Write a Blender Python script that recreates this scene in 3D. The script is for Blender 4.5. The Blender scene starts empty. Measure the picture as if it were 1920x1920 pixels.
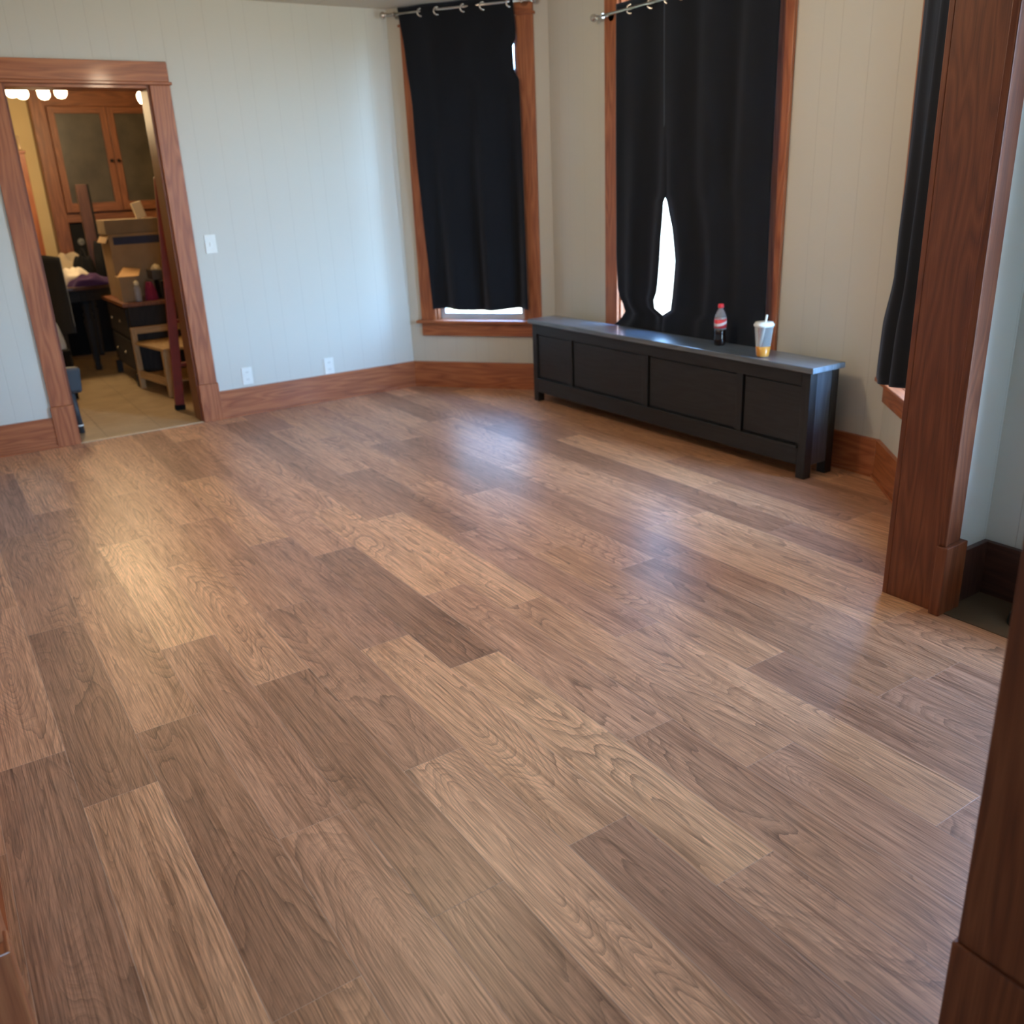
import bpy, math, random
from math import sin, cos, pi, radians as R, sqrt
from mathutils import Vector, Matrix

sc = bpy.context.scene
COL = sc.collection
random.seed(7)

# ------------------------------------------------------------------ camera, sky, lights, exposure
EYE = Vector((0.0, 0.0, 1.43))
YAW, PIT, ROL, FPX = 0.570633727, 0.356153085, -0.0440147795, 1669.49
cd = bpy.data.cameras.new('camera')
cam = bpy.data.objects.new('camera', cd); COL.objects.link(cam)
fw = Vector((sin(YAW)*cos(PIT), cos(YAW)*cos(PIT), -sin(PIT)))
r0 = Vector((cos(YAW), -sin(YAW), 0)); u0 = r0.cross(fw)
rr = r0*cos(ROL) + u0*sin(ROL); uu = -r0*sin(ROL) + u0*cos(ROL)
mt = Matrix((rr, uu, -fw)).transposed().to_4x4(); mt.translation = EYE
cam.matrix_world = mt
cd.sensor_fit = 'HORIZONTAL'; cd.sensor_width = 36; cd.lens = FPX/1920*36
cd.clip_start = 0.02
cd.dof.use_dof = True; cd.dof.focus_distance = 2.4; cd.dof.aperture_fstop = 3.2
sc.camera = cam

SKY = 32.0
world = bpy.data.worlds.new('World'); sc.world = world; world.use_nodes = True
wn = world.node_tree; wn.nodes.clear()
wo = wn.nodes.new('ShaderNodeOutputWorld'); bg = wn.nodes.new('ShaderNodeBackground')
tcw = wn.nodes.new('ShaderNodeTexCoord'); sx = wn.nodes.new('ShaderNodeSeparateXYZ')
rp = wn.nodes.new('ShaderNodeValToRGB'); mrw = wn.nodes.new('ShaderNodeMapRange')
mrw.inputs[1].default_value = -1; mrw.inputs[2].default_value = 1
wn.links.new(tcw.outputs['Generated'], sx.inputs[0]); wn.links.new(sx.outputs['Z'], mrw.inputs[0])
wn.links.new(mrw.outputs[0], rp.inputs[0])
els = rp.color_ramp.elements
els[0].position = 0.0; els[0].color = (.12, .13, .10, 1)
els[1].position = 1.0; els[1].color = (.22, .45, 1.0, 1)
for p_, c_ in ((.38, (.16, .17, .14, 1)), (.44, (.15, .16, .15, 1)), (.495, (.28, .32, .34, 1)), (.51, (.44, .72, 1.0, 1)), (.66, (.34, .60, 1.0, 1))):
    e = els.new(p_); e.color = c_
wn.links.new(rp.outputs[0], bg.inputs[0])
mry = wn.nodes.new('ShaderNodeMapRange'); wn.links.new(sx.outputs['Y'], mry.inputs[0])     # sky boosted towards -Y to send more daylight in from that side
mry.inputs[1].default_value = -.95; mry.inputs[2].default_value = .05; mry.inputs[3].default_value = SKY*2.1; mry.inputs[4].default_value = SKY
mry.interpolation_type = 'SMOOTHSTEP'
wn.links.new(mry.outputs[0], bg.inputs[1])
wn.links.new(bg.outputs[0], wo.inputs[0])

def portal(loc, nrm, w, h):
    l = bpy.data.lights.new('portal', 'AREA'); l.shape = 'RECTANGLE'; l.size = w; l.size_y = h
    l.cycles.is_portal = True
    o = bpy.data.objects.new('portal', l); COL.objects.link(o)
    o.location = loc; o.rotation_euler = Vector(nrm).to_track_quat('-Z', 'Y').to_euler()

sc.view_settings.view_transform = 'Standard'; sc.view_settings.look = 'None'
sc.view_settings.gamma = 1; sc.view_settings.use_curve_mapping = False
sc.view_settings.exposure = 0.0

LAMP_MAIN = 46.0      # ceiling lamp of the main room (W)
LAMP_NEAR = 7.0      # ceiling lamp above the viewer (W)
CHAND = 10.5           # each chandelier bulb (W)

# ------------------------------------------------------------------ node helpers
def mat(name, base=(.5, .5, .5), rough=.5, metal=0., spec=.5):
    m = bpy.data.materials.new(name); m.use_nodes = True
    b = m.node_tree.nodes['Principled BSDF']
    b.inputs['Base Color'].default_value = (*base, 1); b.inputs['Roughness'].default_value = rough
    b.inputs['Metallic'].default_value = metal; b.inputs['Specular IOR Level'].default_value = spec
    return m
class NT:
    def __init__(s, m): s.t = m.node_tree; s.b = s.t.nodes['Principled BSDF']
    def n(s, ty, **k):
        x = s.t.nodes.new(ty)
        for a, v in k.items(): setattr(x, a, v)
        return x
    def l(s, a, b): s.t.links.new(a, b)
    def math(s, op, a, b=None, c=None, clamp=False):
        x = s.n('ShaderNodeMath', operation=op, use_clamp=clamp)
        for i, v in enumerate((a, b, c)):
            if v is None: continue
            if isinstance(v, (int, float)): x.inputs[i].default_value = v
            else: s.l(v, x.inputs[i])
        return x.outputs[0]
    def uv(s, name='UVMap'):
        return s.n('ShaderNodeUVMap', uv_map=name).outputs[0]
    def obj(s): return s.n('ShaderNodeTexCoord').outputs['Object']
    def mapping(s, v, scale=(1, 1, 1), loc=(0, 0, 0)):
        x = s.n('ShaderNodeMapping'); s.l(v, x.inputs[0])
        x.inputs['Scale'].default_value = scale; x.inputs['Location'].default_value = loc
        return x.outputs[0]
    def noise(s, v, scale=1, detail=3, rough=.5, dist=0):
        x = s.n('ShaderNodeTexNoise'); s.l(v, x.inputs['Vector'])
        x.inputs['Scale'].default_value = scale; x.inputs['Detail'].default_value = detail
        x.inputs['Roughness'].default_value = rough; x.inputs['Distortion'].default_value = dist
        return x.outputs[0]
    def ramp(s, f, stops, mode='LINEAR'):
        x = s.n('ShaderNodeValToRGB'); s.l(f, x.inputs[0]); x.color_ramp.interpolation = mode
        e = x.color_ramp.elements
        while len(e) > 1: e.remove(e[-1])
        e[0].position = stops[0][0]; e[0].color = (*stops[0][1], 1)
        for p, c in stops[1:]:
            q = e.new(p); q.color = (*c, 1)
        return x.outputs[0]
    def mix(s, f, a, b, mode='MIX'):
        x = s.n('ShaderNodeMix', data_type='RGBA', blend_type=mode)
        for i, v in ((0, f), (6, a), (7, b)):
            if isinstance(v, (int, float)): x.inputs[i].default_value = v
            elif isinstance(v, tuple): x.inputs[i].default_value = (*v, 1)
            else: s.l(v, x.inputs[i])
        return x.outputs[2]
    def bump(s, h, strength=.2, dist=.002):
        x = s.n('ShaderNodeBump'); x.inputs['Strength'].default_value = strength
        x.inputs['Distance'].default_value = dist; s.l(h, x.inputs['Height'])
        s.l(x.outputs[0], s.b.inputs['Normal'])
    def col(s, c): s.l(c, s.b.inputs['Base Color'])

def wood(name, dark, mid, light, rough=.35, across=1., coat=0.):
    """solid timber, grain runs along V of the UV map (metres)"""
    m = mat(name, mid, rough); t = NT(m); v = t.uv()
    warp = t.noise(t.mapping(v, (3*across, .8, 1)), 2.0, 2)
    f1 = t.noise(t.mapping(v, (9*across, .75, 1)), 1.2, 2, .45, .25)
    rings = t.math('FRACT', t.math('MULTIPLY', t.math('ADD', f1, t.math('MULTIPLY', warp, .25)), 9.0))
    rings = t.math('ABSOLUTE', t.math('SUBTRACT', rings, .5))
    fib = t.noise(t.mapping(v, (260*across, 5, 1)), 1.0, 2, .6)
    k = t.math('ADD', t.math('MULTIPLY', rings, .75), t.math('MULTIPLY', fib, .62))
    c = t.ramp(k, [(.18, dark), (.45, mid), (.78, light)])
    blot = t.noise(t.mapping(v, (2, .8, 1)), 2.5, 2)
    c = t.mix(t.math('MULTIPLY', blot, .35), c, mid)
    t.col(c); t.bump(fib, .12, .0006)
    m.node_tree.nodes['Principled BSDF'].inputs['Coat Weight'].default_value = coat
    m.node_tree.nodes['Principled BSDF'].inputs['Coat Roughness'].default_value = .09
    return m

def plain(name, c, rough=.5, metal=0, var=.12, scale=14, spec=.5):
    m = mat(name, c, rough, metal, spec); t = NT(m)
    n = t.noise(t.obj(), scale, 3)
    d = tuple(x*(1-var) for x in c); l = tuple(min(1, x*(1+var)) for x in c)
    t.col(t.ramp(n, [(.3, d), (.7, l)])); return m

def fabric(name, c, c2, scale=600, rough=.95):
    m = mat(name, c, rough, 0, .2); t = NT(m); v = t.uv()
    w = t.noise(t.mapping(v, (1, 1, 1)), scale, 2)
    f = t.noise(t.mapping(v, (2.5, 1.2, 1)), 2, 3)
    t.col(t.mix(t.math('ADD', t.math('MULTIPLY', w, .35), t.math('MULTIPLY', f, .5)), c, c2))
    t.bump(w, .25, .0005)
    b = t.b; b.inputs['Sheen Weight'].default_value = .25; b.inputs['Sheen Roughness'].default_value = .5
    b.inputs['Sheen Tint'].default_value = (.5, .6, .85, 1)
    return m

# ---- floor planks
PW, PX0, PL = 0.17954, 0.06931, 1.139
def floor_material():
    m = mat('oak_plank_floor', (.3, .19, .12), .34); t = NT(m); v = t.uv()
    at = t.n('ShaderNodeAttribute', attribute_name='plank'); sep = t.n('ShaderNodeSeparateColor')
    t.l(at.outputs['Color'], sep.inputs[0])
    tone, seed, seed2 = sep.outputs[0], sep.outputs[1], sep.outputs[2]
    suv = t.n('ShaderNodeSeparateXYZ'); t.l(v, suv.inputs[0]); u_, v_ = suv.outputs[0], suv.outputs[1]
    cmb = t.n('ShaderNodeCombineXYZ')
    t.l(u_, cmb.inputs[0]); t.l(v_, cmb.inputs[1]); t.l(t.math('MULTIPLY', seed, 40), cmb.inputs[2])
    p = cmb.outputs[0]
    # cathedral figure: contour lines of a stretched noise field plus one long oval
    wob = t.noise(t.mapping(p, (26, 5, 1)), 1.0, 3, .55)
    f = t.noise(t.mapping(p, (7.0, 1.15, 1)), 1.0, 1.0, .4, .35)
    cu = t.math('ADD', .05, t.math('MULTIPLY', seed2, .08))
    cv = t.math('ADD', .15, t.math('MULTIPLY', t.math('FRACT', t.math('MULTIPLY', seed, 7.13)), .85))
    du = t.math('MULTIPLY', t.math('SUBTRACT', u_, cu), 15.0)
    dv = t.math('MULTIPLY', t.math('SUBTRACT', v_, cv), 2.7)
    rad = t.math('SQRT', t.math('ADD', t.math('POWER', du, 2), t.math('POWER', dv, 2)))
    hasr = t.math('GREATER_THAN', seed2, .38)
    field = t.math('ADD', t.math('MULTIPLY', f, 1.25),
                   t.math('ADD', t.math('MULTIPLY', t.math('MULTIPLY', rad, .30), hasr), t.math('MULTIPLY', wob, .10)))
    fr = t.math('FRACT', t.math('MULTIPLY', field, 13.0))
    line = t.math('POWER', fr, 3.2)                    # soft one-sided growth lines
    fr2 = t.math('FRACT', t.math('MULTIPLY', field, 31.0))
    line2 = t.math('POWER', fr2, 2.0)
    msk = t.noise(t.mapping(p, (9, 2.0, 1), (3, 5, 2)), 1.0, 2)
    msk = t.math('MULTIPLY', t.math('SUBTRACT', msk, .30), 3.0, clamp=True)
    line = t.math('MULTIPLY', line, msk)
    fib = t.noise(t.mapping(p, (300, 7, 1)), 1.0, 2, .65)
    pore = t.noise(t.mapping(p, (720, 26, 1)), 1.0, 1, .5)
    band = t.noise(t.mapping(p, (9, 1.1, 1), (1, 2, 7)), 1.0, 2)
    base = t.ramp(tone, [(0, (.265, .132, .072)), (.3, (.395, .205, .112)), (.5, (.525, .280, .152)),
                         (.75, (.66, .365, .195)), (1, (.80, .475, .255))])
    hue = t.mix(t.math('MULTIPLY', seed, .55), base, t.mix(.6, base, (.52, .285, .200)))
    k = t.math('ADD', t.math('MULTIPLY', line, .72), t.math('MULTIPLY', line2, .24), clamp=True)
    c = t.mix(k, hue, t.mix(.74, hue, (.070, .030, .016)))
    c = t.mix(t.math('MULTIPLY', t.math('SUBTRACT', band, .42), 3.0, clamp=True), c, t.mix(1.0, c, (.74, .70, .68), 'MULTIPLY'))
    ff = t.math('MULTIPLY', t.math('SUBTRACT', fib, .40), 3.0, clamp=True)
    c = t.mix(ff, t.mix(1.0, c, (1.42, 1.38, 1.34), 'MULTIPLY'), t.mix(1.0, c, (.62, .57, .52), 'MULTIPLY'))
    st = t.noise(t.mapping(p, (130, 2.2, 1), (4, 1, 9)), 1.0, 2, .6)
    c = t.mix(t.math('MULTIPLY', t.math('SUBTRACT', st, .50), 5.0, clamp=True), c, t.mix(1.0, c, (.64, .58, .53), 'MULTIPLY'))
    pp = t.math('MULTIPLY', t.math('SUBTRACT', pore, .55), 4.0, clamp=True)
    c = t.mix(t.math('MULTIPLY', pp, .30), c, (.10, .06, .04))
    # bevelled seams
    eu = t.math('MINIMUM', u_, t.math('SUBTRACT', PW, u_)); ev = t.math('MINIMUM', v_, t.math('SUBTRACT', PL, v_))
    ed = t.math('MINIMUM', eu, ev)
    seam = t.math('SUBTRACT', 1.0, t.math('DIVIDE', ed, .0011), clamp=True)
    c = t.mix(t.math('MULTIPLY', seam, .55), c, (.52, .40, .32))
    t.col(c)
    rg = t.math('ADD', .30, t.math('MULTIPLY', fib, .14)); t.l(rg, t.b.inputs['Roughness'])
    h = t.math('SUBTRACT', t.math('MULTIPLY', ff, -.35), t.math('MULTIPLY', seam, 1.5))
    t.bump(h, .22, .0008)
    return m

def panel_paint(name, c, per=.406, offs=(0., .245, .62), horizontal=False):
    """painted sheet panelling with vertical V grooves; U in metres"""
    m = mat(name, c, .55, 0, .4); t = NT(m); v = t.uv()
    s = t.n('ShaderNodeSeparateXYZ'); t.l(v, s.inputs[0]); u_ = s.outputs[0]
    g = None
    for o in offs:
        d = t.math('ABSOLUTE', t.math('SUBTRACT', t.math('FRACT', t.math('ADD', t.math('DIVIDE', u_, per), o)), .5))
        w = t.math('SUBTRACT', 1.0, t.math('DIVIDE', d, .0024/per), clamp=True)
        g = w if g is None else t.math('MAXIMUM', g, w)
    n = t.noise(t.mapping(v, (60, 60, 1)), 4, 3)
    n2 = t.noise(t.mapping(v, (1, 1, 1)), 3, 2)
    cc = t.mix(t.math('MULTIPLY', n2, .25), c, tuple(x*.93 for x in c))
    t.col(t.mix(t.math('MULTIPLY', g, .30), cc, tuple(x*.55 for x in c)))
    t.bump(t.math('SUBTRACT', t.math('MULTIPLY', n, .05), g), .5, .002)
    return m

M = {}
M['floor'] = floor_material()
M['wall'] = panel_paint('painted_panelling', (.62, .625, .575))
M['bay'] = panel_paint('painted_bay_panelling', (.60, .575, .50))
M['yellow'] = plain('yellow_wall_paint', (.60, .47, .25), .7, var=.05, scale=3)
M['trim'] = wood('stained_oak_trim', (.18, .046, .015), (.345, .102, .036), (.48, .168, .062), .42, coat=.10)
M['trimdark'] = wood('stained_oak_hutch', (.085, .026, .010), (.18, .060, .022), (.27, .10, .04), .45, coat=.05)
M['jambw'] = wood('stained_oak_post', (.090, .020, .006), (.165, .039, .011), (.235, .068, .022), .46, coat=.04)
M['ceil'] = None
def ceil_material():
    m = mat('ceiling_tile', (.66, .62, .54), .9); t = NT(m); v = t.uv()
    s = t.n('ShaderNodeSeparateXYZ'); t.l(v, s.inputs[0]); g = None
    for o, per in ((s.outputs[0], .61), (s.outputs[1], 1.22)):
        d = t.math('ABSOLUTE', t.math('SUBTRACT', t.math('FRACT', t.math('DIVIDE', o, per)), .5))
        w = t.math('SUBTRACT', 1.0, t.math('DIVIDE', d, .004/per), clamp=True)
        g = w if g is None else t.math('MAXIMUM', g, w)
    n = t.noise(v, 180, 3)
    t.col(t.mix(t.math('MULTIPLY', g, .6), t.ramp(n, [(.3, (.60, .565, .49)), (.7, (.68, .64, .56))]), (.33, .31, .26)))
    t.bump(t.math('SUBTRACT', t.math('MULTIPLY', n, .3), g), .4, .003); return m
M['ceil'] = ceil_material()
def tile_material():
    m = mat('beige_floor_tile', (.45, .33, .19), .35); t = NT(m); v = t.mapping(t.uv(), (1, 1, 1))
    s = t.n('ShaderNodeSeparateXYZ'); t.l(v, s.inputs[0]); g = None
    for o in (s.outputs[0], s.outputs[1]):
        d = t.math('ABSOLUTE', t.math('SUBTRACT', t.math('FRACT', t.math('DIVIDE', o, .335)), .5))
        w = t.math('SUBTRACT', 1.0, t.math('DIVIDE', d, .006/.335), clamp=True)
        g = w if g is None else t.math('MAXIMUM', g, w)
    n = t.noise(v, 6, 4, .6)
    t.col(t.mix(t.math('MULTIPLY', g, .7), t.ramp(n, [(.3, (.37, .27, .155)), (.7, (.50, .385, .24))]), (.22, .16, .10)))
    t.bump(t.math('SUBTRACT', t.math('MULTIPLY', n, .1), g), .4, .002); return m
M['tile'] = tile_material()
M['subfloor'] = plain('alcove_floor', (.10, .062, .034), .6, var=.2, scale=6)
M['strip'] = plain('threshold_strip', (.55, .42, .27), .35, .2)
M['curtain'] = fabric('black_blackout_curtain', (.0045, .005, .0062), (.012, .0135, .0175))
M['chrome'] = plain('brushed_nickel', (.62, .60, .57), .22, 1.0, var=.05)
M['white'] = plain('white_plastic', (.80, .83, .80), .35, var=.03)
M['slot'] = plain('dark_slot', (.05, .05, .05), .6)
M['whitewood'] = plain('white_painted_sash', (.72, .74, .74), .45, var=.05)
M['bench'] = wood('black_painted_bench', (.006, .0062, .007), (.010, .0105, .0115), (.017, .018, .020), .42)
M['benchtop'] = wood('daylit_black_bench_top', (.075, .092, .115), (.115, .142, .175), (.165, .20, .24), .30, coat=.5)  # blue daylight on the black top is put into its colour
M['benchend'] = wood('daylit_black_bench_end', (.03, .036, .045), (.048, .058, .072), (.07, .085, .105), .35, coat=.3)  # paler blue than the front: window light painted into the end panels
M['black'] = plain('matte_black', (.008, .008, .009), .85, spec=.2)
M['blackwood'] = wood('black_stained_wood', (.006, .005, .005), (.013, .011, .011), (.024, .02, .018), .75)
M['rubber'] = plain('dark_green_rubber', (.006, .011, .008), .45)
M['card'] = plain('cardboard', (.33, .215, .115), .85, var=.10, scale=9)
M['card2'] = plain('dull_cardboard', (.24, .17, .10), .85, var=.12, scale=9)
M['navy'] = plain('navy_print', (.02, .03, .075), .7)
M['cardin'] = plain('bright_cardboard', (.62, .36, .15), .8, var=.08)
M['paper'] = plain('cream_paper', (.80, .68, .44), .7, var=.05)
M['grey'] = fabric('charcoal_upholstery', (.022, .021, .018), (.040, .038, .032), 300)
M['slate'] = plain('slate_grey_plastic', (.030, .038, .048), .5)
M['purple'] = fabric('purple_cloth', (.045, .018, .060), (.095, .04, .11), 200)
M['beigec'] = fabric('beige_cloth', (.30, .235, .15), (.42, .34, .24), 200)
M['whitec'] = fabric('white_cloth', (.72, .62, .48), (.85, .75, .60), 200)
M['magenta'] = fabric('crimson_cloth', (.20, .012, .035), (.30, .03, .07), 200)
M['red'] = plain('red_painted_rail', (.20, .022, .015), .4, var=.15)
M['pine'] = wood('light_pine', (.26, .155, .065), (.40, .25, .11), (.52, .34, .16), .5)
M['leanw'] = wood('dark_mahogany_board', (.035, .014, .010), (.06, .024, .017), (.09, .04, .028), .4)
M['bagp'] = plain('pale_plastic_bag', (.55, .60, .64), .4)
M['glassy'] = plain('dark_reed_glass', (.055, .045, .03), .38, var=.35, scale=5, spec=.6)
M['gown'] = plain('hanging_grey_cloth', (.10, .10, .11), .8)
M['redcap'] = plain('red_plastic_cap', (.75, .03, .05), .3, var=.04)
M['cola'] = plain('cola', (.010, .004, .003), .08)
M['tea'] = plain('amber_tea', (.62, .25, .04), .12)
def label_mat():
    m = mat('red_and_white_label', (.7, .03, .04), .35); t = NT(m); v = t.uv()
    s = t.n('ShaderNodeSeparateXYZ'); t.l(v, s.inputs[0])
    w = t.math('ADD', t.math('MULTIPLY', t.math('SINE', t.math('MULTIPLY', s.outputs[0], 9)), .16), .5)
    d = t.math('ABSOLUTE', t.math('SUBTRACT', s.outputs[1], w))
    t.col(t.ramp(t.math('DIVIDE', d, .5), [(.24, (.85, .80, .84)), (.42, (.72, .05, .07))])); return m
M['label'] = label_mat()
def clear(name, c, rough=.05, ior=1.45, tr=1.0):
    m = mat(name, c, rough); b = m.node_tree.nodes['Principled BSDF']
    b.inputs['Transmission Weight'].default_value = tr; b.inputs['IOR'].default_value = ior
    t = NT(m); n = t.noise(t.obj(), 30, 2)
    t.l(t.math('ADD', rough, t.math('MULTIPLY', n, .03)), b.inputs['Roughness']); return m
M['plastic'] = clear('clear_plastic', (.90, .95, 1.0), .12, 1.3, .8)
def pane_mat():
    m = mat('window_glass', (1, 1, 1), .02); t = NT(m)
    tr = t.n('ShaderNodeBsdfTransparent'); gl = t.n('ShaderNodeBsdfGlossy'); gl.inputs['Roughness'].default_value = .02
    fr = t.n('ShaderNodeLayerWeight')
    refl = t.math('ADD', t.math('MULTIPLY', t.math('POWER', fr.outputs['Facing'], 5.0), .8), .04)
    n = t.noise(t.obj(), 3, 1); t.l(t.ramp(n, [(.3, (.93, .97, .98)), (.7, (.96, .98, 1))]), tr.inputs['Color'])
    mx = t.n('ShaderNodeMixShader'); t.l(refl, mx.inputs[0]); t.l(tr.outputs[0], mx.inputs[1]); t.l(gl.outputs[0], mx.inputs[2])
    t.l(mx.outputs[0], m.node_tree.nodes['Material Output'].inputs['Surface']); return m
M['glass'] = pane_mat()
def emit(name, c, s):
    m = mat(name, c, .4); b = m.node_tree.nodes['Principled BSDF']
    b.inputs['Emission Color'].default_value = (*c, 1); b.inputs['Emission Strength'].default_value = s
    t = NT(m); n = t.noise(t.obj(), 8, 1); t.l(t.math('ADD', .35, t.math('MULTIPLY', n, .1)), b.inputs['Roughness']); return m
M['bulb'] = emit('glowing_bulb', (1, .78, .46), 17)
M['shade'] = emit('lit_glass_shade', (1, .80, .55), 7)

# ------------------------------------------------------------------ mesh helpers
class MB:
    def __init__(s): s.v = []; s.f = []; s.uv = []; s.sm = []
    def face(s, pts, uvs, smooth=False):
        i = len(s.v); s.v += [tuple(p) for p in pts]; s.f.append(tuple(range(i, i+len(pts)))); s.uv.append(uvs); s.sm.append(smooth)
    def box(s, a, b, rot=None, grain=None):
        """box from corner a to corner b; grain axis (0,1,2) carries V"""
        a = [min(p, q) for p, q in zip(a, b)], [max(p, q) for p, q in zip(a, b)]
        lo, hi = a; d = [h-l for l, h in zip(lo, hi)]
        g = d.index(max(d)) if grain is None else grain
        ou, ov = random.random()*5, random.random()*5
        def P(i, j, k): 
            p = Vector(((lo, hi)[i][0], (lo, hi)[j][1], (lo, hi)[k][2]))
            return rot @ p if rot else p
        for ax in range(3):
            for sgn in (0, 1):
                o = [x for x in range(3) if x != ax]
                q = []
                for (m, n) in ((0, 0), (1, 0), (1, 1), (0, 1)):
                    id3 = [0, 0, 0]; id3[ax] = sgn; id3[o[0]] = m; id3[o[1]] = n; q.append(tuple(id3))
                flip = (sgn == 0) ^ (ax == 1)
                if flip: q.reverse()
                uvs = []
                for id3 in q:
                    c = [(lo, hi)[id3[x]][x] for x in range(3)]
                    if g == ax: uvs.append((c[o[0]]+ou, c[o[1]]+ov))
                    else:
                        x = [y for y in o if y != g][0]; uvs.append((c[x]+ou, c[g]+ov))
                s.face([P(*id3) for id3 in q], uvs)
        return s
    def quadgrid(s, fn, nu, nv, smooth=True, uvf=None):
        base = len(s.v)
        for j in range(nv+1):
            for i in range(nu+1): s.v.append(tuple(fn(i/nu, j/nv)))
        for j in range(nv):
            for i in range(nu):
                a = base+j*(nu+1)+i; s.f.append((a, a+1, a+nu+2, a+nu+1))
                U = uvf or (lambda x, y: (x, y))
                s.uv.append([U(i/nu, j/nv), U((i+1)/nu, j/nv), U((i+1)/nu, (j+1)/nv), U(i/nu, (j+1)/nv)]); s.sm.append(smooth)
        return s
    def lathe(s, c, prof, n=24, ax=None, smooth=True):
        """prof: (radius, z) from bottom to top; ax optional direction"""
        c = Vector(c); q = Vector((0, 0, 1)).rotation_difference(Vector(ax).normalized()) if ax else None
        def fn(u, v):
            k = v*(len(prof)-1); i = min(int(k+1e-6), len(prof)-1); r, z = prof[i]
            p = Vector((r*cos(2*pi*u), r*sin(2*pi*u), z))
            return c+(q @ p if q else p)
        s.quadgrid(fn, n, len(prof)-1, smooth)
        for i in (0, len(prof)-1):
            r, z = prof[i]
            if r > 1e-5:
                pts = []
                for k in range(n):
                    p = Vector((r*cos(2*pi*k/n), r*sin(2*pi*k/n), z)); pts.append(c+(q @ p if q else p))
                if i == 0: pts.reverse()
                s.face(pts, [(.5+.5*cos(2*pi*k/n), .5+.5*sin(2*pi*k/n)) for k in range(n)])
        return s
    def tube(s, a, b, r, n=12, r2=None):
        a = Vector(a); d = Vector(b)-a; return s.lathe(a, [(r, 0), (r if r2 is None else r2, d.length)], n, d)
    def path(s, pts, r, n=8):
        for a, b in zip(pts[:-1], pts[1:]): s.tube(a, b, r, n)
        return s
    def torus(s, c, R_, r, ax=(0, 0, 1), n=20, m=8):
        c = Vector(c); q = Vector((0, 0, 1)).rotation_difference(Vector(ax).normalized())
        def fn(u, v):
            a, b = 2*pi*u, 2*pi*v
            return c+q @ Vector(((R_+r*cos(b))*cos(a), (R_+r*cos(b))*sin(a), r*sin(b)))
        return s.quadgrid(fn, n, m)
    def prism(s, poly, z0, z1):
        n = len(poly)
        s.face([(x, y, z1) for x, y in poly], [(x, y) for x, y in poly])
        s.face([(x, y, z0) for x, y in reversed(poly)], [(x, y) for x, y in reversed(poly)])
        L = 0
        for i in range(n):
            (x0, y0), (x1, y1) = poly[i], poly[(i+1) % n]; d = math.hypot(x1-x0, y1-y0)
            s.face([(x0, y0, z0), (x1, y1, z0), (x1, y1, z1), (x0, y0, z1)], [(z0, L), (z0, L+d), (z1, L+d), (z1, L)]); L += d
        return s
    def build(s, name, m, parent=None, bevel=0., solid=0., origin=None):
        me = bpy.data.meshes.new(name)
        off = Vector(origin) if origin else (parent.location if parent is not None and parent.parent is None else Vector((0, 0, 0)))
        if parent is not None and parent.parent is not None: off = Vector(parent.parent.location)
        me.from_pydata([tuple(Vector(p)-off) for p in s.v], [], s.f)
        ul = me.uv_layers.new(name='UVMap')
        k = 0
        for uvs in s.uv:
            for q in uvs: ul.data[k].uv = q; k += 1
        for p, sm in zip(me.polygons, s.sm): p.use_smooth = sm
        me.materials.append(m)
        o = bpy.data.objects.new(name, me); COL.objects.link(o)
        if parent is not None: o.parent = parent
        elif origin: o.location = off
        if bevel or any(s.sm):
            w = o.modifiers.new('weld', 'WELD'); w.merge_threshold = 1e-5
        if bevel:
            b = o.modifiers.new('bevel', 'BEVEL'); b.width = bevel; b.segments = 2; b.limit_method = 'ANGLE'; b.angle_limit = R(40)
        if solid:
            q = o.modifiers.new('solid', 'SOLIDIFY'); q.thickness = solid; q.offset = 0
        return o
def thing(name, loc, label, cat, group=None):
    o = bpy.data.objects.new(name, None); COL.objects.link(o); o.location = loc
    o['label'] = label; o['category'] = cat
    if group: o['group'] = group
    o.empty_display_size = .1
    return o
def tag(o, label, cat, group=None):
    o['label'] = label; o['category'] = cat
    if group: o['group'] = group
    return o
def struct_root(name, loc=(0, 0, 0)):
    o = bpy.data.objects.new(name, None); COL.objects.link(o); o.location = loc; o['kind'] = 'structure'; return o
def struct(o): o['kind'] = 'structure'; return o
def frame(A, B):
    """local frame of a wall: X along A->B, Y into the wall (away from the room on its left), Z up"""
    A = Vector((*A, 0)); B = Vector((*B, 0)); x = (B-A).normalized(); y = Vector((-x.y, x.x, 0))
    m = Matrix((x, y, Vector((0, 0, 1)))).transposed().to_4x4(); m.translation = A
    return m
def wall(name, A, B, z0, z1, holes, th, m, e0=0, e1=0):
    """wall whose room face runs A->B with the room on the right-hand side; holes (s0,s1,z0,z1)"""
    F = frame(A, B); L = (Vector(A)-Vector(B)).length; b = MB()
    xs = sorted({-e0, L+e1, *[h[0] for h in holes], *[h[1] for h in holes]})
    for a, c in zip(xs[:-1], xs[1:]):
        if c-a < 1e-5: continue
        cur = z0
        for h in sorted([h for h in holes if h[0] <= a+1e-6 and h[1] >= c-1e-6], key=lambda h: h[2]):
            if h[2] > cur+1e-5: wb(b, F, a, c, cur, h[2], th)
            cur = h[3]
        if z1 > cur+1e-5: wb(b, F, a, c, cur, z1, th)
    return struct(b.build(name, m))
def wb(b, F, a, c, z0, z1, th):
    n0 = len(b.v); b.box((a, 0, z0), (c, th, z1), F)
    # panel UV: u = distance along the wall, v = height
    for k in range(len(b.f)-6, len(b.f)):
        b.uv[k] = [((F.inverted() @ Vector(b.v[i])).x, b.v[i][2]) for i in b.f[k]]
def fbox(b, F, a, c): return b.box(a, c, F)

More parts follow.
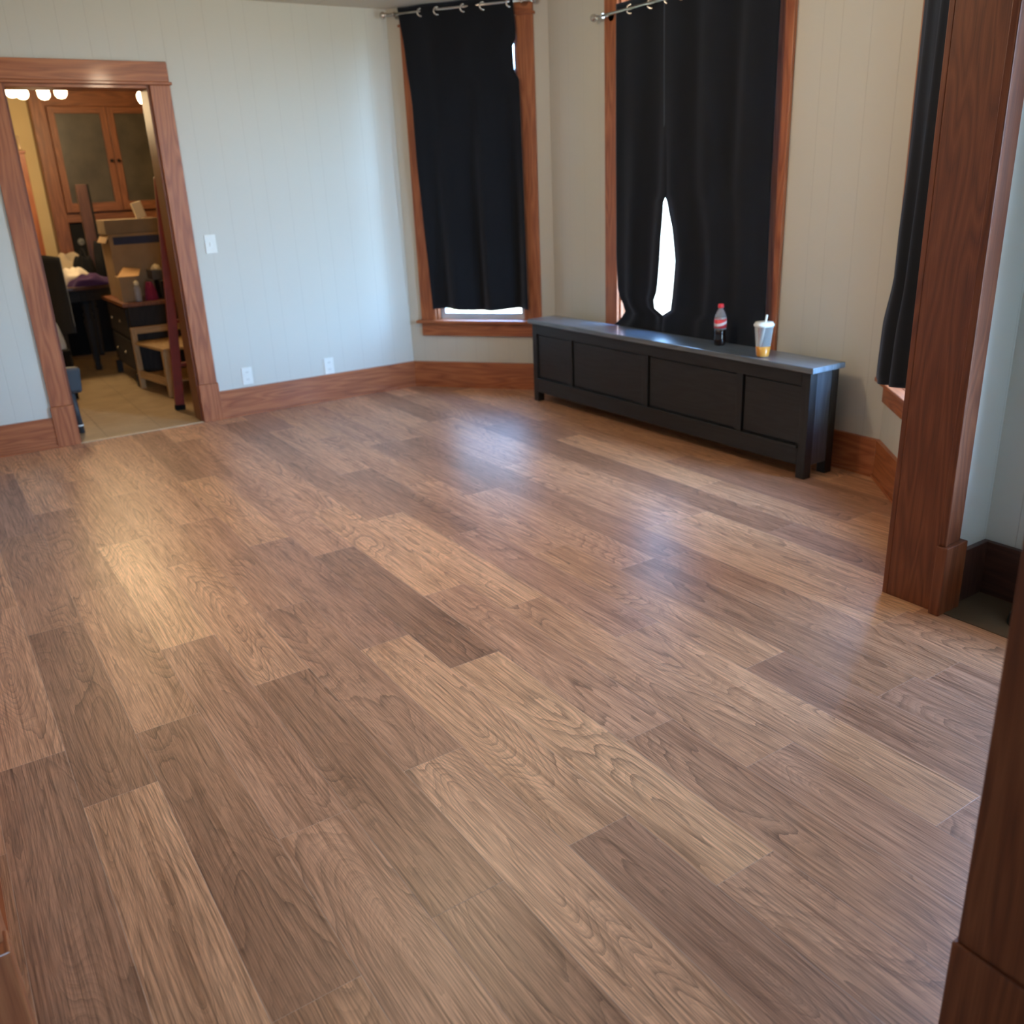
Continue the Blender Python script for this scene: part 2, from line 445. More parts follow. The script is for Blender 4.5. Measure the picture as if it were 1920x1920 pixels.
# ------------------------------------------------------------------ geometry of the room
H = 2.525
C1, K1, K2, C2 = (3.04, 6.015), (3.73, 5.14), (3.73, 2.50), (3.04, 1.70)
XL = -0.160
XN = -2.20
YN = -6.0
TH = .14
# floor of planks
fx = MB(); tones = {}
J = {1: 3.558, 2: 2.888, 3: 1.325, 4: 1.803, 5: 1.329, 6: 2.184, 7: 1.561, 8: 1.289, 9: 3.159, 10: 1.626, 11: 1.292, 0: 3.294}
T = {(1, 2.418): .50, (1, 3.558): .35, (1, 1.28): .22, (2, 2.888): .85, (2, 1.75): .42, (2, .61): .48, (2, 4.03): .5, (3, 2.464): .72, (3, 1.325): .22,
     (3, .186): .22, (3, 3.603): .55, (4, 1.803): .36, (4, 2.942): .45, (4, .664): .72, (4, 4.08): .66, (5, 2.468): .26, (5, 3.607): .66,
     (5, 1.329): .74, (5, .19): .24, (5, 4.746): .25, (6, 2.184): .12, (6, 1.045): .80, (6, 3.323): .50, (6, 4.46): .5, (7, 2.70): .78, (7, 3.839): .60,
     (7, 1.561): .55, (7, .422): .42, (8, 2.428): .82, (8, 3.567): .36, (8, 1.289): .60, (8, .15): .45, (9, 3.159): .24, (9, 2.02): .44,
     (9, .88): .66, (9, 4.298): .62, (10, 2.765): .6, (10, 1.626): .55, (10, 3.904): .5, (11, 3.57): .28, (11, 2.431): .6, (11, 4.709): .45, (0, 2.155): .15, (0, 3.294): .3, (0, 4.433): .12}
pl = []
X_0, X_1, Y_0, Y_1 = XN-.02, 3.75, YN, 6.012
for n in range(-14, 22):
    x0 = PX0+n*PW; x1 = x0+PW
    if x1 < X_0 or x0 > X_1: continue
    j0 = J.get(n, random.random()*PL)
    k = math.floor((Y_0-j0)/PL)
    while j0+k*PL < Y_1:
        y0 = j0+k*PL; y1 = y0+PL; k += 1
        tone = None
        for (rn, ry), tv in T.items():
            if rn == n and abs(ry-y0) < .05: tone = tv
        if tone is None: tone = random.choice((.2, .35, .45, .55, .62, .7))+random.uniform(-.05, .05)
        a, c, d, e = max(x0, X_0), min(x1, X_1), max(y0, Y_0), min(y1, Y_1)
        if c < XL-.02: e = min(e, 1.60)
        if c-a < .002 or e-d < .002: continue
        fx.face([(a, d, 0), (c, d, 0), (c, e, 0), (a, e, 0)], [(a-x0, d-y0), (c-x0, d-y0), (c-x0, e-y0), (a-x0, e-y0)])
        pl.append((tone, random.random(), random.random()))
fl = struct(fx.build('floor', M['floor']))
ca = fl.data.color_attributes.new('plank', 'FLOAT_COLOR', 'CORNER')
for p, t_ in zip(fl.data.polygons, pl):
    for li in p.loop_indices: ca.data[li].color = (*t_, 1)
b = MB(); b.box((XN-.2, YN-.2, -.12), (3.95, 6.012, -.004)); struct(b.build('floor_base', M['subfloor']))

b = MB(); b.box((XN-.2, YN-.2, H), (3.95, 6.15, H+.1))
for k in range(6): b.uv[k] = [(b.v[i][0]+.2, b.v[i][1]+.05) for i in b.f[k]]
struct(b.build('ceiling', M['ceil']))

# walls (room on the right-hand side of A->B)
DX0, DX1, DZ = .662, 1.447, 2.045
wall('wall_back', (XL, 6.012), (3.04, 6.012), 0, H, [(DX0-XL, DX1-XL, -1, DZ)], TH, M['wall'], e0=.12)
L1 = (Vector(K1)-Vector(C1)).length; L3 = (Vector(C2)-Vector(K2)).length
Z0, Z1 = .475, 2.41
W1 = (.215, .905); W2 = (.70, 1.865); W3 = (.145, .935)
wall('wall_bay_left', C1, K1, 0, H, [(*W1, Z0, Z1)], TH, M['bay'], e0=.0, e1=.08)
wall('wall_bay_center', K1, K2, 0, H, [(*W2, Z0, Z1)], TH, M['bay'])
wall('wall_bay_right', K2, C2, 0, H, [(*W3, Z0, Z1)], TH, M['bay'], e0=.08)
# dividing wall with the wide cased opening: y 1.462 .. 1.682
WY0, WY1, OX1, OZ = 1.510, 1.670, 2.665, 1.97
b = MB(); b.box((OX1, WY0, 0), (3.04+.3, WY1, H)); b.box((-.138, WY0, OZ), (OX1, WY1, H)); b.box((XN-.12, WY0, 0), (-.138, WY1, H))
for k in range(len(b.f)): b.uv[k] = [(b.v[i][0]+b.v[i][1], b.v[i][2]) for i in b.f[k]]
struct(b.build('wall_divider', M['wall']))
wall('wall_left', (XN, YN), (XN, 1.51), 0, H, [], .12, M['wall'])
wall('wall_left_bay', (XL, 1.67), (XL, 6.012), 0, H, [], .12, M['wall'])
bpy.data.objects['wall_left_bay'].name = 'wall_left_far'
# alcove wall, opened for an unseen window added to light the floor
W4 = (1.51-1.14, 1.51-.56); 
wall('wall_right', (2.92, 1.51), (2.92, YN), 0, H, [(*W4, .40, 2.15)], TH, M['wall'])
W5 = (3.36, 4.50)
wall('wall_rear', (3.06, YN), (XN-.12, YN), 0, H, [(*W5, .60, 1.95)], TH, M['wall'])
# near stub wall at the right edge of the view
b = MB(); b.box((1.20, .30, 0), (2.92, .53, H))
for k in range(6): b.uv[k] = [(b.v[i][0]+b.v[i][1], b.v[i][2]) for i in b.f[k]]
struct(b.build('wall_near', M['wall']))
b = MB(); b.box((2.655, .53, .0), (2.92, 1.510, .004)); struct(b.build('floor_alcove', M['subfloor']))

# dining room beyond the doorway
b = MB(); b.box((-1.3, 6.012, -.1), (3.4, 10.5, -.003))
for k in range(6): b.uv[k] = [(b.v[i][0]+.33, b.v[i][1]+.13) for i in b.f[k]]
struct(b.build('floor_dining', M['tile']))
b = MB(); b.box((-1.3, 6.15, 2.70), (3.4, 10.5, 2.78)); struct(b.build('ceiling_dining', M['ceil']))
wall('wall_dining_far', (-1.3, 10.40), (3.4, 10.40), 0, 2.70, [], .1, M['yellow'])
wall('wall_dining_left', (-1.3, 6.15), (-1.3, 10.4), 0, 2.70, [], .1, M['yellow'])
wall('wall_dining_right', (3.4, 10.4), (3.4, 6.15), 0, 2.70, [], .1, M['yellow'])
b = MB(); b.box((-1.3, 6.153, 0), (DX0, 6.20, 2.7)); b.box((DX1, 6.153, 0), (3.4, 6.20, 2.7)); b.box((DX0, 6.153, DZ), (DX1, 6.20, 2.7))
struct(b.build('wall_dining_near', M['yellow']))

# baseboards
BH, BT = .187, .02
def baseboard(name, segs):
    b = MB()
    for A, B in segs:
        F = frame(A, B); L = (Vector(A)-Vector(B)).length
        fbox(b, F, (0, -BT, 0), (L, 0, BH)); fbox(b, F, (0, -BT-.010, 0), (L, -BT, .014))
    return struct(b.build(name, M['trim'], bevel=.002))
b = MB(); b.box((XN, 1.49, 0), (-.246, 1.51, BH)); struct(b.build('baseboard_left_near', M['trim'], bevel=.002))
baseboard('baseboard_back', [((DX1+.118, 6.012), (3.035, 6.012)), ((XL+.0, 6.012), (DX0-.118, 6.012))])
baseboard('baseboard_bay_left', [(C1, K1)])
baseboard('baseboard_bay_center', [(K1, K2)])
baseboard('baseboard_bay_right', [(K2, C2)])
baseboard('baseboard_left', [((XL, 1.79), (XL, 5.99))])
b = MB(); b.box((2.742, 1.490, 0), (2.92, 1.510, BH+.008)); struct(b.build('baseboard_divider', M['leanw'], bevel=.002))  # dark wood on both alcove baseboards: the alcove's shade put into the colour
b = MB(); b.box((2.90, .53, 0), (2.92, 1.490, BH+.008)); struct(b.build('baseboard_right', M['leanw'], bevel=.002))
b = MB(); b.box((1.20, .53, 0), (2.9, .55, BH)); struct(b.build('baseboard_near', M['trim'], bevel=.002))

# doorway to the dining room
d1 = struct_root('door_1', (1.05, 6.0, 0))
yc = 6.012
def casing_v(root, x0, x1, z0, z1, y0, y1, m='trim', nm='casing'):
    b = MB(); b.box((x0, y0, z0), (x1, y1, z1)); return b.build(nm, M[m], root, bevel=.003)
for x0, x1 in ((DX0-.113, DX0+.004), (DX1-.004, DX1+.113)):
    casing_v(d1, x0, x1, .25, DZ+.0, yc-.020, yc-.0005)
    casing_v(d1, x0-.006, x1+.006, 0, .25, yc-.028, yc-.0005, nm='plinth_block')
b = MB(); b.box((DX0-.125, yc-.030, DZ+.0), (DX1+.125, yc-.0005, DZ+.016)); b.box((DX0-.112, yc-.022, DZ+.016), (DX1+.112, yc-.0005, DZ+.125))
b.build('head_casing', M['trim'], d1, bevel=.003)
b = MB(); b.box((DX0, yc, 0), (DX0+.018, 6.19, DZ)); b.build('side_jamb', M['jambw'], d1, bevel=.002)
b = MB(); b.box((DX1-.018, yc, 0), (DX1, 6.19, DZ)); b.build('side_jamb', M['jambw'], d1, bevel=.002)
b = MB(); b.box((DX0+.018, yc, DZ-.018), (DX1-.018, 6.19, DZ)); b.build('head_jamb', M['trim'], d1, bevel=.002)
b = MB(); b.box((DX0, 5.995, .0), (DX1, 6.02, .006)); b.build('threshold', M['strip'], d1, bevel=.002)

# wide cased opening: right post and left post
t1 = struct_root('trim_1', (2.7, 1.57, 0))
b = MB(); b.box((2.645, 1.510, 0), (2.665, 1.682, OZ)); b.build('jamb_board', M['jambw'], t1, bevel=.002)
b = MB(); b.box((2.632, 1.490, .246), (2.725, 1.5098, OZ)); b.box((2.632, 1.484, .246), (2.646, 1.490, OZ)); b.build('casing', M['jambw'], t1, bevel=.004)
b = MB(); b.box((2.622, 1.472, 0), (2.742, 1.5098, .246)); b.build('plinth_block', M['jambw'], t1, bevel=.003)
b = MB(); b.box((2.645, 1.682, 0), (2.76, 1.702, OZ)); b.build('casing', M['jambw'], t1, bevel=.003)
t2 = struct_root('trim_2', (XL, 1.57, 0))
b = MB(); b.box((-.138, 1.510, 0), (-.124, 1.682, OZ)); b.build('jamb_board', M['trim'], t2, bevel=.002)
b = MB(); b.box((-.235, 1.478, .25), (-.118, 1.5098, OZ)); b.build('casing', M['trim'], t2, bevel=.003)
b = MB(); b.box((-.245, 1.450, 0), (-.110, 1.5098, .25)); b.build('plinth_block', M['trim'], t2, bevel=.003)
b = MB(); b.box((XL, 1.670, 0), (XL+.018, 1.785, OZ)); b.build('casing', M['trim'], t2, bevel=.003)
t3 = struct_root('trim_3', (1.18, .5, 0))
LN = Matrix.Translation((1.17, .5, .26)) @ Matrix.Rotation(R(-.7), 4, 'Y') @ Matrix.Translation((-1.17, -.5, -.26))
b = MB(); b.box((1.170, .395, .25), (1.200, .551, H+.02), LN); b.box((1.200, .531, .25), (1.29, .551, H+.02), LN); b.build('casing', M['jambw'], t3, bevel=.003)
b = MB(); b.box((1.164, .385, 0), (1.199, .556, .25)); b.box((1.199, .531, 0), (1.30, .556, .25)); b.build('plinth_block', M['jambw'], t3, bevel=.003)

# ------------------------------------------------------------------ windows
def window(name, A, B, s0, s1, z0=Z0, z1=Z1, cw=.115, mm='trim', stool=True, panes=2):
    F = frame(A, B); root = struct_root(name, (F @ Vector(((s0+s1)/2, 0, z0))))
    for a, c in ((s0-cw, s0), (s1, s1+cw)):
        b = MB(); fbox(b, F, (a, -.022, z0+.02), (c, -.0005, z1)); b.build('casing', M[mm], root, bevel=.003)
    b = MB(); fbox(b, F, (s0-cw-.012, -.03, z1), (s1+cw+.012, -.0005, z1+.015)); fbox(b, F, (s0-cw, -.022, z1+.015), (s1+cw, -.0005, z1+.10))
    b.build('head_casing', M[mm], root, bevel=.003)
    b = MB(); fbox(b, F, (s0-cw-.03, -.055, z0), (s1+cw+.03, -.0005, z0+.02)); fbox(b, F, (s0+.001, -.001, z0), (s1-.001, TH, z0+.02)); b.build('window_sill', M[mm], root, bevel=.004)
    b = MB(); fbox(b, F, (s0-cw, -.020, z0-.095), (s1+cw, -.0005, z0)); b.build('apron', M[mm], root, bevel=.003)
    b = MB()
    fbox(b, F, (s0, 0, z0+.02), (s0+.015, TH, z1)); fbox(b, F, (s1-.015, 0, z0+.02), (s1, TH, z1)); fbox(b, F, (s0+.015, 0, z1-.015), (s1-.015, TH, z1))
    b.build('window_frame', M[mm], root)
    zm = (z0+z1)/2; 
    b = MB()
    for (a, c, yy) in ((z0+.02, zm+.02, .05), (zm-.02, z1-.015, .085)):
        fbox(b, F, (s0+.015, yy, a), (s0+.05, yy+.03, c)); fbox(b, F, (s1-.05, yy, a), (s1-.015, yy+.03, c))
        fbox(b, F, (s0+.05, yy, a), (s1-.05, yy+.03, a+.04)); fbox(b, F, (s0+.05, yy, c-.035), (s1-.05, yy+.03, c))
    b.build('sash', M['whitewood'], root)
    b = MB(); fbox(b, F, (s0+.045, .062, z0+.055), (s1-.045, .066, zm)); fbox(b, F, (s0+.045, .098, zm), (s1-.045, .102, z1-.05)); b.build('pane', M['glass'], root)
    n = F.to_3x3() @ Vector((0, -1, 0))
    portal(F @ Vector(((s0+s1)/2, TH+.02, (z0+z1)/2)), n, s1-s0, z1-z0)
    return root
window('window_1', C1, K1, *W1)
window('window_2', K1, K2, *W2)
window('window_3', K2, C2, *W3)
window('added_window_5', (3.06, YN), (XN-.12, YN), *W5, .60, 1.95)  # added behind the camera, unseen, to throw blue daylight on the back wall
window('added_window_4', (2.92, 1.51), (2.92, YN), *W4, .40, 2.15, cw=.08)  # added out of view to brighten the floor at the right

# ------------------------------------------------------------------ curtains
def curtain(name, A, B, left, right, z_top, z_bot, folds, label, group, off=.085, amp=.028, hem=None, rings=(), ph=0., seed=1, solid=.003):
    """left/right: lists of (z, s) edge points; front side at y=-off from the wall"""
    F = frame(A, B)
    def lerp(tb, z):
        tb = sorted(tb)
        if z <= tb[0][0]: return tb[0][1]
        for (a, x), (c, y) in zip(tb[:-1], tb[1:]):
            if z <= c:
                k = (z-a)/(c-a); return x+(y-x)*(k*k*(3-2*k)*.5+k*.5)
        return tb[-1][1]
    rnd = random.Random(seed); k1, k2, k3 = rnd.random()*6, rnd.random()*6, rnd.random()*6
    def fn(u, v):
        hz = hem(u) if hem else 0
        z = z_top+(z_bot+hz-z_top)*v
        l, r = lerp(left, z), lerp(right, z)
        w = u+.012*sin(2*pi*(u*2.3+v*.7)+k1)
        dd = amp*(.75+.5*sin(k2+3*v+u*2))*sin(2*pi*folds*w+ph+.35*sin(2.2*v+k3))
        dd += .25*amp*sin(2*pi*folds*2.17*w+k1)*v + .2*amp*sin(6*v+9*u+k3)*v
        return F @ Vector((l+(r-l)*u, -off+dd, z))
    root = thing(name, F @ Vector(((left[0][1]+right[0][1])/2, -off, z_bot)), label, 'curtain', group)
    MB().quadgrid(fn, int(folds*16)+16, 40, True, lambda x, y: (x, y*2)).build('curtain_panel', M['curtain'], root, solid=solid)
    for u in rings:
        p = fn(u, (z_top-(z_top-.045))/(z_top-z_bot)); 
        n = F.to_3x3() @ Vector((.6, -.8, 0))
        b = MB(); b.torus(p, .022, .0055, n, 20, 8); b.build('grommet', M['chrome'], root)
    return root
def rod(name, A, B, s0, s1, z, off, label, fin=True):
    F = frame(A, B); root = thing(name, F @ Vector(((s0+s1)/2, -off, z)), label, 'curtain rod')
    b = MB(); b.tube(F @ Vector((s0, -off, z)), F @ Vector((s1, -off, z)), .0085, 14); b.build('rod', M['chrome'], root)
    for s, d in ((s0, -1), (s1, 1)):
        b = MB(); c = F @ Vector((s, -off, z)); ax = F.to_3x3() @ Vector((d, 0, 0))
        b.lathe(c, [(.009, 0), (.012, .003), (.012, .008), (.010, .012), (.018, .020), (.022, .030), (.018, .042), (.008, .050), (.001, .052)], 16, ax)
        b.build('finial', M['chrome'], root)
        b = MB(); q = s-d*.05
        b.tube(F @ Vector((q, -off, z)), F @ Vector((q, -.02, z)), .006, 10); b.lathe(F @ Vector((q, -.022, z)), [(.026, 0), (.026, .006)], 18, F.to_3x3() @ Vector((0, 1, 0)))
        b.torus(F @ Vector((q, -off, z)), .011, .004, F.to_3x3() @ Vector((1, 0, 0)), 14, 8)
        b.build('bracket', M['chrome'], root)
    return root
rod('curtain_rod', C1, K1, .045, 1.02, 2.478, .085, 'nickel curtain rod above the narrow left bay window')
rod('curtain_rod', K1, K2, .60, 1.99, 2.29, .085, 'nickel curtain rod above the wide middle bay window')
rod('curtain_rod', K2, C2, .12, .99, 2.40, .17, 'nickel curtain rod above the right bay window behind the post')
curtain('curtain', C1, K1, [(.58, .222), (.8, .214), (1.17, .198), (1.6, .181), (1.92, .178), (2.25, .150), (2.52, .117)],
        [(.58, .955), (1.4, .948), (1.875, .943), (2.06, .941), (2.085, .910), (2.25, .906), (2.28, .930), (2.52, .915)],
        2.515, .580, 2.62, 'black curtain covering the narrow left bay window, hem above its sill', None, off=.085, amp=.032,
        hem=lambda u: .008*sin(u*9), rings=(.21, .35, .58, .745, .97), ph=.09, seed=3)
# two panels of the middle window parting in a slit
SLL = [(.56, 1.22), (.64, 1.20), (.665, 1.125), (.70, 1.088), (.80, 1.128), (.984, 1.146), (1.29, 1.172), (1.33, 1.20), (2.35, 1.20)]
SLR = [(.56, 1.14), (.64, 1.15), (.672, 1.235), (.81, 1.254), (.96, 1.267), (1.105, 1.245), (1.29, 1.192), (1.33, 1.165), (2.35, 1.147)]
curtain('curtain', K1, K2, [(.565, .715), (.60, .80), (.64, .825), (.76, .752), (.97, .738), (1.5, .738), (2.35, .742)], SLL, 2.335, .500, 1.6,
        'black curtain panel left of the bright slit on the middle bay window', None, off=.064, amp=.009, rings=(.28, .64, .95), ph=1.0, seed=5)
curtain('curtain', K1, K2, SLR, [(.56, 1.95), (.70, 1.947), (1.47, 1.933), (2.35, 1.925)], 2.335, .500, 2.8,
        'wide black curtain panel right of the bright slit, behind the cola bottle', None, off=.074, amp=.010, rings=(.18, .42, .62, .86), ph=2.4, seed=8)
curtain('curtain', K2, C2, [(.60, .434), (.807, .457), (1.01, .555), (1.17, .553), (1.44, .573), (2.45, .573)], [(.60, .97), (2.45, .96)],
        2.445, .602, 2.4, 'black curtain at the right bay window, half hidden behind the wooden post', None, off=.17, amp=.018,
        hem=lambda u: -.018*sin(pi*min(1, u/.52))+.048*u*u, ph=1.3, seed=11, rings=(.2, .6))

# ------------------------------------------------------------------ bench
BX0, BX1, BY0, BY1, BZ = 3.425, 3.632, 2.69, 4.985, .555
bn = thing('storage_bench', ((BX0+BX1)/2, (BY0+BY1)/2, 0), 'long low black wooden storage bench under the bay windows', 'bench')
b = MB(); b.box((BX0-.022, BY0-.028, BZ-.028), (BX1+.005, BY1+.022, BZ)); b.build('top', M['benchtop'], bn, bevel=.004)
b = MB(); b.box((BX0+.018, BY0+.018, .085), (BX1-.004, BY1-.018, BZ-.028)); b.build('body', M['bench'], bn)
P_ = 4; pw = (BY1-BY0-.06)/P_
b = MB(); b.box((BX0, BY0+.05, BZ-.095), (BX0+.018, BY1-.05, BZ-.028)); b.box((BX0, BY0+.05, .065), (BX0+.018, BY1-.05, .150)); 
b.box((BX0-.010, BY0+.05, .150), (BX0+.018, BY1-.05, .163))
SY = [BY0+.02, 3.13, 3.85, 4.57, BY1-.02]
for y in SY[1:-1]: b.box((BX0, y-.022, .150), (BX0+.018, y+.022, BZ-.095))
b.build('front_frame', M['bench'], bn, bevel=.002)
for k in range(P_):
    b = MB(); b.box((BX0+.010, SY[k]+.03, .170), (BX0+.019, SY[k+1]-.03, BZ-.103)); b.build('panel', M['bench'], bn, bevel=.002)
for y0, y1 in ((BY0, BY0+.05), (BY1-.05, BY1)):
    for x0, x1 in ((BX0, BX0+.05), (BX1-.05, BX1)):
        b = MB(); b.box((x0, y0, 0), (x1, y1, BZ-.028)); b.build('leg', M['bench'], bn, bevel=.002)
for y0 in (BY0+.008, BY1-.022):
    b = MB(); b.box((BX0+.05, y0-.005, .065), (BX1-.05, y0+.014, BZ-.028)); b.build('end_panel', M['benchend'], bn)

# bottle
bx, by = 3.545, 3.392
bt = thing('soda_bottle', (bx, by, BZ), 'small plastic cola bottle with red cap standing on the black bench', 'bottle')
c = (bx, by, BZ+.001)
prof = [(.018, 0), (.027, .004), (.030, .014), (.0305, .035), (.028, .055), (.027, .070), (.030, .088), (.0315, .10), (.0315, .135), (.0305, .148), (.026, .165), (.018, .182), (.013, .192), (.0125, .200)]
b = MB(); b.lathe(c, prof, 32); b.build('bottle_body', M['plastic'], bt)
b = MB(); b.lathe((bx, by, BZ+.003), [(.020, -.0015), (.0275, .003), (.0306, .012), (.0311, .033), (.0286, .053), (.0276, .068), (.0304, .085)], 28); b.build('cola', M['cola'], bt)
b = MB(); b.lathe((bx, by, BZ+.096), [(.0322, 0), (.0324, .045)], 32); b.build('label', M['label'], bt)
b = MB(); b.lathe((bx, by, BZ+.200), [(.0155, 0), (.0158, .004), (.0155, .017), (.012, .020), (.0, .0205)], 24); b.build('cap', M['redcap'], bt)
# cup
cx, cy = 3.47, 3.028
cp = thing('drink_cup', (cx, cy, BZ), 'clear plastic cup with straw and a little amber tea on the bench', 'cup')
b = MB(); b.lathe((cx, cy, BZ+.001), [(.029, 0), (.031, .004), (.0465, .150), (.0480, .154)], 36); b.build('cup_body', M['plastic'], cp)
b = MB(); b.lathe((cx, cy, BZ+.003), [(.0296, -.0012), (.0314, .003), (.0366, .050)], 28); b.build('tea', M['tea'], cp)
b = MB(); b.lathe((cx, cy, BZ+.150), [(.0485, 0), (.0505, .003), (.0505, .010), (.046, .013), (.044, .020), (.0, .0205)], 36); b.build('lid', M['white'], cp)
b = MB(); b.tube((cx-.014, cy+.012, BZ+.012), (cx+.008, cy-.008, BZ+.205), .0055, 12); b.build('straw', M['white'], cp)

# wall plates
def plate(name, x, z, label, cat, outlet=True, w=.072, h=.116):
    o = thing(name, (x, 6.008, z), label, cat)
    b = MB(); b.box((x-w/2, 6.005, z-h/2), (x+w/2, 6.0119, z+h/2)); b.build('plate', M['white'], o, bevel=.003)
    b = MB()
    if outlet:
        for dz in (-.024, .024):
            b = MB(); b.lathe((x, 6.0052, z+dz), [(.0165, 0), (.0165, .002)], 20, (0, -1, 0)); so = b.build('socket', M['white'], o)
            for dx in (-.006, .006):
                b = MB(); b.box((x+dx-.001, 6.0022, z+dz-.003), (x+dx+.001, 6.0035, z+dz+.005)); b.build('slot', M['slot'], so)
    else:
        b.box((x-.007, 5.998, z-.012), (x+.007, 6.006, z+.012)); b.build('toggle', M['white'], o, bevel=.001)
    return o
plate('light_switch', 1.661, 1.128, 'white toggle light switch beside the doorway, on the pale panelled wall', 'light switch', False)
plate('wall_outlet', 1.772, .262, 'white wall outlet low down, the one closer to the doorway', 'outlet')
plate('wall_outlet', 2.363, .246, 'white wall outlet touching the baseboard, closer to the bay corner', 'outlet')

# ceiling lamps of this room
def flush_lamp(x, y, label, P, col=(1, .78, .54)):
    o = thing('ceiling_lamp', (x, y, H), label, 'lamp')
    b = MB(); b.lathe((x, y, H-.035), [(.10, 0), (.13, .01), (.13, .034)], 32); b.build('base', M['chrome'], o)
    b = MB(); b.lathe((x, y, H-.115), [(0, 0), (.05, .006), (.085, .022), (.11, .045), (.12, .08)], 32); b.build('glass_shade', M['shade'], o)
    l = bpy.data.lights.new('lamp_light', 'POINT'); l.energy = P; l.color = col; l.shadow_soft_size = .09
    lo = bpy.data.objects.new('lamp_light', l); COL.objects.link(lo); lo.location = (0, 0, -.22); lo.parent = o
flush_lamp(1.7, 3.3, 'round glass ceiling lamp in the middle of the plank-floored room', LAMP_MAIN)
flush_lamp(1.6, -.9, 'round glass ceiling lamp behind the stub wall', LAMP_NEAR)

# boot in the alcove
bo = thing('rubber_boot', (2.80, 1.30, .004), 'dark green rubber boot on the alcove floor behind the wooden post', 'boot')
def bootfn(u, v):
    a = 2*pi*u
    secs = [(0, .045, .045, 0), (.02, .048, .05, 0), (.10, .045, .048, 0), (.20, .048, .055, 0), (.33, .055, .065, 0)]
    k = v*(len(secs)-1); i = min(int(k), len(secs)-2); t_ = k-i
    z, rx, ry, _ = [p*(1-t_)+q*t_ for p, q in zip(secs[i], secs[i+1])]
    return Vector((2.845+rx*cos(a)*.8, 1.27+ry*sin(a)*.8, .005+z*.72))
b = MB(); b.quadgrid(bootfn, 24, 12); b.build('shaft', M['rubber'], bo, solid=.004)
b = MB(); b.quadgrid(lambda u, v: Vector((2.805+.075*cos(2*pi*u)*cos(v*pi/2), 1.28+.046*sin(2*pi*u)*cos(v*pi/2), .005+.065*sin(v*pi/2))), 24, 8)
b.build('foot', M['rubber'], bo)

# ------------------------------------------------------------------ dining room things
# china hutch built against the far wall
HY = 10.20
hu = thing('china_hutch', (1.95, HY, 0), 'tall stained wooden china hutch with glass doors at the back of the dining room', 'hutch')
hx0, hx1 = 1.33, 2.66
b = MB()
b.box((hx0, HY, 0), (hx0+.13, 10.39, 2.42)); b.box((hx1-.13, HY, 0), (hx1, 10.39, 2.42)); b.box((hx0-.03, HY-.03, 2.42), (hx1+.03, 10.39, 2.55))
b.box((hx0+.13, HY+.02, 2.28), (hx1-.13, 10.39, 2.42)); b.box((hx0+.13, HY+.02, 1.215), (hx1-.13, 10.39, 1.30)); b.box((hx0+.13, 10.36, .90), (hx1-.13, 10.39, 2.3))
b.build('body', M['trimdark'], hu, bevel=.004)
b = MB(); b.box((hx0-.02, HY-.10, .84), (hx1+.02, 10.39, .885)); b.build('counter', M['trimdark'], hu, bevel=.004)
b = MB(); b.box((hx0, HY-.06, 0), (hx1, HY-.001, .84)); b.build('base_cabinet', M['trimdark'], hu, bevel=.003)
b = MB(); b.box((hx0+.13, 10.33, .885), (hx1-.13, 10.359, 1.215)); b.build('niche_back', M['black'], hu)
for x0, x1, gx in ((1.465, 1.995, 0), (2.0, 2.53, 1)):
    f = MB(); z0, z1 = 1.31, 2.275; sw = .062
    f.box((x0, HY-.02, z0), (x0+sw, HY+.02, z1)); f.box((x1-sw, HY-.02, z0), (x1, HY+.02, z1))
    f.box((x0+sw, HY-.02, z0), (x1-sw, HY+.02, z0+.085)); f.box((x0+sw, HY-.02, z1-.06), (x1-sw, HY+.02, z1))
    dr = f.build('door', M['trimdark'], hu, bevel=.003)
    g = MB(); g.box((x0+sw, HY+.0, z0+.085), (x1-sw, HY+.006, z1-.06)); g.build('glass', M['glassy'], dr)
    k = MB(); k.lathe(((x1-.03) if gx == 0 else (x0+.03), HY-.02, 1.78), [(.008, 0), (.008, .015), (.016, .02), (.016, .03), (.001, .034)], 14, (0, -1, 0)); k.build('knob', M['black'], dr)
# objects standing in the hutch niche
fr = thing('picture_frame', (1.53, 10.20, .885), 'small black framed picture in the hutch niche left of the leaning board', 'picture')
b = MB(); b.box((1.465, 10.19, .887), (1.60, 10.205, 1.20)); b.build('frame', M['black'], fr, bevel=.003)
b = MB(); b.lathe((1.54, 10.188, 1.03), [(.035, 0), (.03, .002)], 20, (0, -1, 0)); b.build('picture', plain('dim_silver_print', (.12, .12, .11), .5, var=.6, scale=30), fr)
# wooden post with finial by yellow wall
po = thing('wooden_post', (1.165, 10.15, 0), 'slim brown wooden post with small finial before the yellow wall', 'post')
b = MB(); b.box((1.14, 10.12, 0), (1.19, 10.17, 1.86)); b.build('shaft', M['trim'], po, bevel=.003)
b = MB(); b.box((1.13, 10.11, 1.86), (1.20, 10.18, 1.885)); b.build('cap', M['trim'], po, bevel=.003)
b = MB(); b.lathe((1.165, 10.145, 1.885), [(.012, 0), (.016, .02), (.011, .04), (.013, .13), (.0, .135)], 16); b.build('finial', M['strip'], po)

